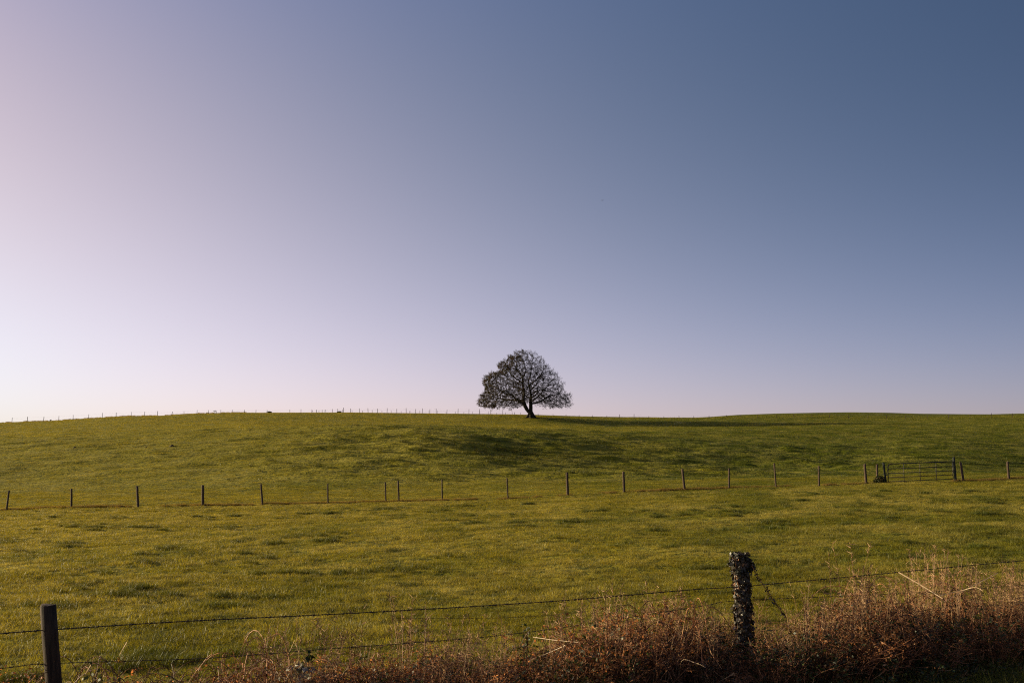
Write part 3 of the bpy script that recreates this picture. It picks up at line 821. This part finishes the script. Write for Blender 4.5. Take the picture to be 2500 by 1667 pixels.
def barbed(pix, r, barbs=True):
    C = resample(wire_at(pix), .02)
    s_ = np.arange(len(C)) * .02
    mb = MB()
    for ph in (0, math.pi):
        O = np.stack([0 * s_, np.cos(s_ * 95 + ph) * r * .9, np.sin(s_ * 95 + ph) * r * .9], 1)
        mb.tube(C + O, r, 5, False)
    if barbs:
        for i in range(4, len(C) - 2, 6):
            d = rng.normal(0, 1, 3); d[0] *= .3; d /= np.linalg.norm(d)
            mb.tube([C[i] - d * .013, C[i] + d * .013], r * .7, 4, True)
            mb.tube([C[i] - d * .004, C[i + 1] + d * .004], r * 2.1, 5, True)
    mb.build('barbed_wire' if barbs else 'plain_wire', M_WIRE, NF)
barbed([(-400, 1578), (0, 1546), (117, 1537), (450, 1516), (900, 1494), (1350, 1467), (1700, 1438), (1812, 1431), (2100, 1405), (2500, 1368), (2900, 1338)], .0030)
barbed([(-400, 1672), (0, 1631), (120, 1619), (500, 1606), (800, 1583), (1000, 1569), (1300, 1541), (1700, 1481), (1812, 1465), (2200, 1448), (2500, 1428), (2900, 1395)], .0020)
barbed([(-300, 1745), (125, 1690), (900, 1655), (1400, 1608), (1815, 1545), (2100, 1522), (2300, 1482), (2500, 1473), (2900, 1440)], .0016, False)
barbed([(960, 1508), (1200, 1508), (1400, 1496), (1560, 1470), (1812, 1440)], .0010, False)

# ivy on the right post
def build_ivy():
    e = empty('ivy', (rb.x, rb.y, 0)); tag(e, 'dark glossy ivy wrapped round the right foreground fence post, bushiest at its top', 'ivy')
    n = 2500; f = rng.uniform(0.02, 1.03, n) ** .85; a = rng.uniform(0, 2 * math.pi, n)
    ax = np.array(rb)[None] + (np.array(rt) - np.array(rb))[None] * f[:, None]
    rr = .078 + .018 * fbm(a * 1.2, f * 9, 81, 2) + .022 * sstep(.86, .96, f) + rng.exponential(.010, n)
    rr = np.where(f > .99, rr * rng.uniform(0, 1, n) ** .5, rr)
    out = np.stack([np.cos(a), np.sin(a), 0 * a], 1)
    C = ax + out * rr[:, None]; C[:, 2] += np.where(f > .99, .02, 0)
    N_ = out + rng.normal(0, .5, (n, 3)); N_ /= np.linalg.norm(N_, axis=1)[:, None]
    D = np.cross(N_, rand_dirs(n)); D[:, 2] -= .4; D /= np.linalg.norm(D, axis=1)[:, None]; S_ = np.cross(N_, D); S_ /= np.linalg.norm(S_, axis=1)[:, None]
    V1, Q1 = leaf_quads(C, D, S_, rng.uniform(.024, .046, n), .9)
    # bushy head leaning to the right, then a trailing vine
    m = 650; c0 = np.array(rt) + np.array([.03, -.02, -.03])
    d = rand_dirs(m); C2 = c0 + d * (rng.uniform(.3, 1, m) ** .5)[:, None] * np.array([.085, .08, .055])
    c1 = np.array(rt) + np.array([.115, -.02, -.085]); d = rand_dirs(260); C3 = c1 + d * (rng.uniform(.2, 1, 260) ** .5)[:, None] * np.array([.045, .045, .055])
    trail = resample([at(1835, 1380, PR[1] - .1), at(1852, 1410, PR[1] - .1), at(1872, 1440, PR[1] - .12), at(1893, 1472, PR[1] - .12), at(1921, 1508, PR[1] - .1)], .02)
    C4 = trail[rng.integers(0, len(trail), 70)] + rng.normal(0, .012, (70, 3))
    C5 = np.concatenate([C2, C3, C4]); D5 = rand_dirs(len(C5)); V2, Q2 = leaf_quads(C5, D5, perp(D5), np.where(np.arange(len(C5)) < 910, rng.uniform(.022, .042, len(C5)), .027), .9)
    mesh_np('ivy_leaves', np.concatenate([V1, V2]), [np.concatenate([Q1, Q2 + len(V1)])], M_IVY, False, e)
    mb = MB()
    mb.tube(trail, .0045, 4, False)
    for k_ in range(6):
        a0 = random.uniform(0, 6.28); pts = []
        for i in range(24):
            g_ = i / 23; a1 = a0 + 2.2 * math.sin(g_ * 3 + k_); c = rb.lerp(rt, g_)
            pts.append((c.x + math.cos(a1) * .076, c.y + math.sin(a1) * .076, c.z))
        mb.tube(pts, .006, 5, False)
    mb.build('ivy_stems', M_CANE, e)
build_ivy()

# ------------------------------------------------------------------ dead bramble thicket along the fence
def bramble(green=False, leafn=420, hgt=1.0, rad=.38, mat=None, leaf=(.012, .032)):
    mb = MB(); LC = []
    for c in range(16):
        a = random.uniform(0, 6.28); r0 = random.uniform(0, rad * .6); L = random.uniform(.55, 1.0) * hgt
        bend = random.uniform(.1, .9); x0, y0 = math.cos(a) * r0, math.sin(a) * r0
        a2 = a + random.uniform(-.8, .8); pts = []
        for i in range(9):
            f = i / 8
            pts.append((x0 + math.cos(a2) * bend * .45 * f * f + random.uniform(-.012, .012), y0 + math.sin(a2) * bend * .45 * f * f + random.uniform(-.012, .012), L * (f - .35 * bend * f ** 3)))
        mb.tube(pts, np.linspace(.0045, .0018, 9), 4, False)
        for j in range(9):
            i = random.randint(2, 8); p = np.array(pts[i]); d = rand_dirs(1)[0]; d[2] = abs(d[2]) * .7
            L2 = random.uniform(.05, .2); q_ = p + d * L2
            mb.tube([p, (p + q_) / 2 + rng.normal(0, .008, 3), q_], [.002, .0015, .001], 3, False)
            for _ in range(max(1, leafn // 130)): LC.append(p + d * L2 * random.uniform(.2, 1.1) + rng.normal(0, .015, 3))
    st = mb
    LC = np.array(LC); D = rand_dirs(len(LC)); V, Q = leaf_quads(LC, D, perp(D), rng.uniform(*leaf, len(LC)), .7)
    vs = np.concatenate(st.V); qs = np.concatenate(st.Q)
    o = mesh_np('bramble', np.concatenate([vs, V]), [np.concatenate([qs, Q + len(vs)])], M_CANE, False, None, False)
    o.data.materials.append(mat or M_BRAM)
    mi = np.zeros(len(qs) + len(Q), np.int32); mi[len(qs):] = 1
    o.data.polygons.foreach_set('material_index', mi); return o
library('brambles', [bramble(leafn=520) for _ in range(6)] + [bramble(leafn=420, mat=M_BRAMG, leaf=(.02, .045)) for _ in range(3)])
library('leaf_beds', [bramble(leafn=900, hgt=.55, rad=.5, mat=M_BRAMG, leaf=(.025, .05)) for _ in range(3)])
def stalks():
    mb = MB()
    for c in range(7):
        a = random.uniform(0, 6.28); r0 = random.uniform(0, .15); L = random.uniform(.7, 1.0); bx, by = math.cos(a) * r0, math.sin(a) * r0
        lx, ly = random.uniform(-.22, .22), random.uniform(-.15, .15)
        pts = [(bx + lx * f * f, by + ly * f * f, L * f) for f in (0, .3, .6, .85, 1)]
        mb.tube(pts, [.003, .0025, .002, .0015, .001], 4, False)
        for j in range(14):
            f = random.uniform(.62, 1.02); p = np.array((bx + lx * f * f, by + ly * f * f, L * f)); d = rand_dirs(1)[0]; d[2] = abs(d[2])
            mb.tube([p, p + d * .045], [.003, .001], 3, False)
    return mb.build('stalks', M_STALK, None, False, False)
library('stalks', [stalks() for _ in range(5)])
def arch_canes():
    mb = MB()
    for c in range(6):
        a = random.uniform(0, 6.28); L = random.uniform(.7, 1.5); ca, sa = math.cos(a), math.sin(a) * .5; hh = random.uniform(.7, 1.05)
        pts = [(ca * L * (f - .3) + random.uniform(-.015, .015), sa * L * (f - .3), hh * math.sin(min(1, f * 1.25) * 2.5) * (1 - .25 * f)) for f in np.linspace(0, 1, 10)]
        mb.tube(resample(pts, .06), .003, 4, False)
        for j in range(8):
            p = np.array(pts[random.randint(2, 9)]); d = rand_dirs(1)[0]; mb.tube([p, p + d * random.uniform(.03, .10)], [.002, .001], 3, False)
    return mb.build('arching_cane', M_CANE, None, False, False)
library('arching_canes', [arch_canes() for _ in range(6)])
# visible top line of the thicket in the photo -> real height along the fence
TU = [-400, 0, 150, 300, 450, 600, 700, 900, 1050, 1200, 1330, 1420, 1560, 1700, 1800, 1900, 2000, 2100, 2250, 2400, 2500, 2900]
TVv = [1620, 1618, 1585, 1590, 1600, 1595, 1572, 1555, 1570, 1570, 1550, 1500, 1478, 1490, 1518, 1512, 1472, 1438, 1422, 1428, 1430, 1425]
def thicket(n, off0, off1, hs, key, name, label, cat, seed, umin=-400, wide=.5):
    t_ = rng.uniform(-.35, 2.1, n); off = rng.uniform(off0, off1, n)
    nx_, ny_ = dy / math.hypot(dx, dy), -dx / math.hypot(dx, dy)   # towards the camera
    x_ = PL[0] + dx * t_ + nx_ * off; y_ = PL[1] + dy * t_ + ny_ * off
    u_ = CU + x_ / y_ * (FPX * cp + 450 * sp)
    v_ = np.interp(u_, TU, TVv)
    top = CAMZ + slope(u_, v_)[1] * y_
    top = top * (1 - .5 * np.exp(-((u_ - 1818) / 55) ** 2) * (off > -.1))
    h_ = np.clip(top, .18, 1.15) * hs * (1 + .38 * fbm(u_ / 75, off * 1.5, seed, 3)) * rng.uniform(.5, 1.08, n) ** .8
    kp = (u_ > umin) & ((u_ > 750) | (rng.uniform(0, 1, len(u_)) < (.45 if key == 'brambles' else 1)))
    x_, y_, h_ = x_[kp], y_[kp], h_[kp]; m = len(x_)
    z_ = H(x_, y_)
    w_ = np.clip(.35 + h_ * .8, .4, 1.1) * rng.uniform(.8, 1.2, m)
    return scatter(name, np.stack([x_, y_, z_], 1), rz(m), np.stack([w_, w_, h_], 1), key, label, cat)
thicket(760, -.75, .9, 1.0, 'brambles', 'bramble_thicket', 'tangled reddish brown dead brambles along the foreground fence', 'brambles', 5)
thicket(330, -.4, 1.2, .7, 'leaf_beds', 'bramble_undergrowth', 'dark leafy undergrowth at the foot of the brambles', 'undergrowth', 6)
thicket(300, -.7, .6, 1.32, 'stalks', 'dry_stalks', 'thin upright dry weed stalks poking out of the brambles', 'dry stalks', 8, umin=600)
thicket(230, -.4, .5, 1.08, 'arching_canes', 'arching_canes', 'long thin bare bramble canes arching over the thicket', 'brambles', 9)
# verge grass in front
t_ = rng.uniform(-.3, 2.1, 1500); off = rng.uniform(.9, 3.2, 1500)
nx_, ny_ = dy / math.hypot(dx, dy), -dx / math.hypot(dx, dy)
x_ = PL[0] + dx * t_ + nx_ * off; y_ = PL[1] + dy * t_ + ny_ * off
scatter('verge_grass', np.stack([x_, y_, H(x_, y_)], 1), rz(1500), rng.uniform(.6, 1.1, 1500), 'verge_tufts', 'dark green long verge grass at the bottom edge in front of the brambles', 'grass')

# bright straw stalks
ST = [([(2193, 1396), (2250, 1429), (2302, 1461)], +.55, .0060, 'pale straight straw stalk slanting down right below the top wire, brightest of all'),
      ([(2436, 1398), (2370, 1432), (2305, 1468)], +.55, .0040, 'thin pale stalk rising to the right beside the brightest straw'),
      ([(2295, 1453), (2350, 1440), (2380, 1433), (2400, 1442)], +.5, .0035, 'curved pale stalk bending over among the right hand brambles'),
      ([(1301, 1554), (1350, 1561), (1412, 1567)], -.05, .0024, 'nearly level pale stalk lying over the brambles left of the ivy post'),
      ([(1380, 1574), (1340, 1592), (1291, 1611)], -.05, .0022, 'pale stalk sloping down left just under the nearly level one'),
      ([(1490, 1474), (1486, 1496), (1481, 1520)], -.10, .005, 'short upright straw stub standing above the middle brambles'),
      ([(309, 1567), (296, 1590), (283, 1618)], .05, .0045, 'leaning pale stalk right of the bare left post'),
      ([(222, 1622), (214, 1634), (208, 1645)], .05, .004, 'very short pale stalk close to the bare left post'),
      ([(719, 1562), (712, 1578), (704, 1595)], -.05, .004, 'short leaning stalk above the pale leaved bramble'),
      ([(1792, 1642), (1770, 1655), (1745, 1668)], .5, .005, 'bright stalk lying low at the bottom edge beside the ivy post'),
      ([(1660, 1668), (1664, 1612), (1700, 1618), (1722, 1628)], .5, .0045, 'dry stalk bent at a right angle near the bottom edge')]
for pix, off, r, lab in ST:
    pts = []
    for k_, (u, v) in enumerate(pix):
        tx, s_ = slope(u, v); tx, s_ = float(tx), float(s_)
        tq = (tx * PL[1] - PL[0]) / (dx - tx * dy); y_ = PL[1] + dy * tq - off - (.75 if pix[0][0] > pix[-1][0] else .35) + (.45 if pix[0][0] > pix[-1][0] else -.75) * k_ / (len(pix) - 1)
        pts.append(Vector((tx * y_, y_, CAMZ + s_ * y_)))
    P_ = resample(pts, .03); T_ = np.gradient(P_, axis=0); T_ /= np.linalg.norm(T_, axis=1)[:, None]
    n_ = np.array([-.85, -.75, .2]); Nn_ = n_ - T_ * (T_ @ n_)[:, None]; Nn_ /= np.linalg.norm(Nn_, axis=1)[:, None]
    Sd = np.cross(T_, Nn_); wd = np.linspace(r * 1.05, r * .5, len(P_))[:, None]
    # shallow channelled blade with a real thickness
    ring = np.stack([P_ - Sd * wd, P_ + Nn_ * wd * -.25, P_ + Sd * wd, P_ - Nn_ * wd * .55], 1).reshape(-1, 3)
    mb = MB(); kk = np.arange(len(P_) - 1)[:, None] * 4
    mb.add(ring, np.concatenate([kk + np.array([[a, (a + 1) % 4, (a + 1) % 4 + 4, a + 4]]) for a in range(4)]))
    o = mb.build('straw_stalk', M_STRAW, None, False); tag(o, lab, 'stalk', 'pale dry stalks among the brambles')

# pale leaved bramble shoot (left of centre) and dark weed
def shoot(u, v0, v1, off, n, mat, leaf, name, label, cat, spread):
    tx, s_ = slope(u, v1); tx = float(tx); tq = (tx * PL[1] - PL[0]) / (dx - tx * dy); y_ = PL[1] + dy * tq - off
    b = Vector((tx * y_, y_, 0)); tp = at(u, v0, y_)
    e = empty(name, b); tag(e, label, cat); mb = MB(); LC = []
    zb = at(u, v1, y_).z
    for k_ in range(5):
        q_ = tp + Vector((random.uniform(-spread, spread), random.uniform(-spread, spread), -random.uniform(0, .1)))
        mb.tube([b, b.lerp(q_, .5) + Vector((random.uniform(-.03, .03), 0, 0)), q_], [.005, .004, .002], 5, False)
        for i in range(n // 5):
            f = random.uniform(max(0, zb / q_.z), 1.03); p = b.lerp(q_, f); LC.append((p.x + random.gauss(0, spread * .35), p.y + random.gauss(0, spread * .35), p.z + random.gauss(0, .012)))
    mb.build('stems', M_CANE, e, False)
    LC = np.array(LC); N_ = rand_dirs(len(LC)); N_[:, 0] -= .8; N_ /= np.linalg.norm(N_, axis=1)[:, None]; D = np.cross(N_, rand_dirs(len(LC))); D /= np.linalg.norm(D, axis=1)[:, None]
    V, Q = leaf_quads(LC, D, np.cross(N_, D), rng.uniform(leaf * .6, leaf * 1.2, len(LC)), .75); mesh_np('foliage', V, [Q], mat, False, e)
shoot(745, 1608, 1668, .35, 90, M_PALELEAF, .055, 'bramble_shoot', 'bramble shoot with large pale shining leaves, lower left of centre', 'bramble', .09)
shoot(668, 1640, 1668, .35, 18, M_PALELEAF, .055, 'bramble_shoot', 'small low shoot with a few pale leaves, left of the larger one', 'bramble', .06)
shoot(1283, 1528, 1600, .1, 40, M_BRAMG, .04, 'weed', 'dark leafy weed standing against the green field left of the thickest brambles', 'weed', .03)
shoot(758, 1590, 1606, .2, 16, M_BRAMG, .05, 'weed', 'small dark leaved sprig just above the large pale leaved shoot', 'weed', .02)

# ------------------------------------------------------------------ light, sky, camera
w = bpy.data.worlds.new('World'); scene.world = w; w.use_nodes = True
nt = w.node_tree; nt.nodes.clear(); N = NT(nt)
skyt = N.n('ShaderNodeTexSky', sky_type='NISHITA', sun_disc=False, sun_elevation=SUN_EL, sun_rotation=SUN_AZ, altitude=80, air_density=1.0, dust_density=1.0, ozone_density=1.5)
# smooth world-space colour correction of the clear sky (lavender haze towards the sun, deeper blue away from it)
dv = N.n('ShaderNodeSeparateXYZ', {0: N.n('ShaderNodeTexCoord').outputs['Generated']})
az = N.math('ARCTAN2', dv.outputs['X'], dv.outputs['Y'])
az = N.math('MAXIMUM', N.math('MINIMUM', az, .62), -.62)
el = N.math('MAXIMUM', N.math('MINIMUM', N.math('ARCSINE', dv.outputs['Z']), .58), .03)
GC = [[0.7216, 0.1409, 0.0281, -1.7731, -9.5867, -3.6068, 0.6971, 3.274, 13.1183, 3.366], [0.5204, -0.1196, -1.5498, -1.0758, -5.0225, 1.4687, 0.0909, 1.5813, 7.3348, -0.1016], [1.0216, -0.158, -4.8576, -0.854, -2.1714, 8.6007, -0.0513, 0.9307, 2.6059, -3.9201]]
aa = N.math('MULTIPLY', az, az); ae = N.math('MULTIPLY', az, el); ee = N.math('MULTIPLY', el, el)
ch = []
for c in GC:
    q_ = c[0]
    for k_, v in zip(c[1:], (az, el, aa, ae, ee, N.math('MULTIPLY', aa, az), N.math('MULTIPLY', aa, el), N.math('MULTIPLY', az, ee), N.math('MULTIPLY', ee, el))): q_ = N.math('MULTIPLY_ADD', v, k_, q_)
    ch.append(N.math('EXPONENT', q_))
gain = N.n('ShaderNodeCombineXYZ', {0: ch[0], 1: ch[1], 2: ch[2]}).outputs[0]
skc = N.mix(1.0, skyt.outputs[0], gain, 'MULTIPLY')
bg = N.n('ShaderNodeBackground', {'Color': skc, 'Strength': .0575})
N.n('ShaderNodeOutputWorld', {'Surface': bg.outputs[0]})
sl = bpy.data.lights.new('sun', 'SUN'); sl.energy = 5.0; sl.angle = R(.5); sl.color = (1.0, .85, .52)
so = link(bpy.data.objects.new('sun', sl)); so.rotation_euler = SUN.to_track_quat('Z', 'Y').to_euler(); so.location = (-30, 0, 30)

cam = bpy.data.cameras.new('camera'); co = link(bpy.data.objects.new('camera', cam))
cam.sensor_width = 36; cam.sensor_fit = 'HORIZONTAL'; cam.lens = FPX / 2500 * 36; cam.clip_end = 8000; cam.clip_start = .1
co.location = (0, 0, CAMZ); co.rotation_euler = (math.pi / 2 + PITCH, 0, 0)
scene.camera = co
vs_ = scene.view_settings; vs_.view_transform = 'Standard'; vs_.look = 'None'; vs_.gamma = 1; vs_.exposure = .8; vs_.use_curve_mapping = False
scene.cycles.max_bounces = 6; scene.cycles.transparent_max_bounces = 4

scene.cycles.use_denoising = False
scene.cycles.pixel_filter_type = 'BLACKMAN_HARRIS'; scene.cycles.filter_width = 1.15
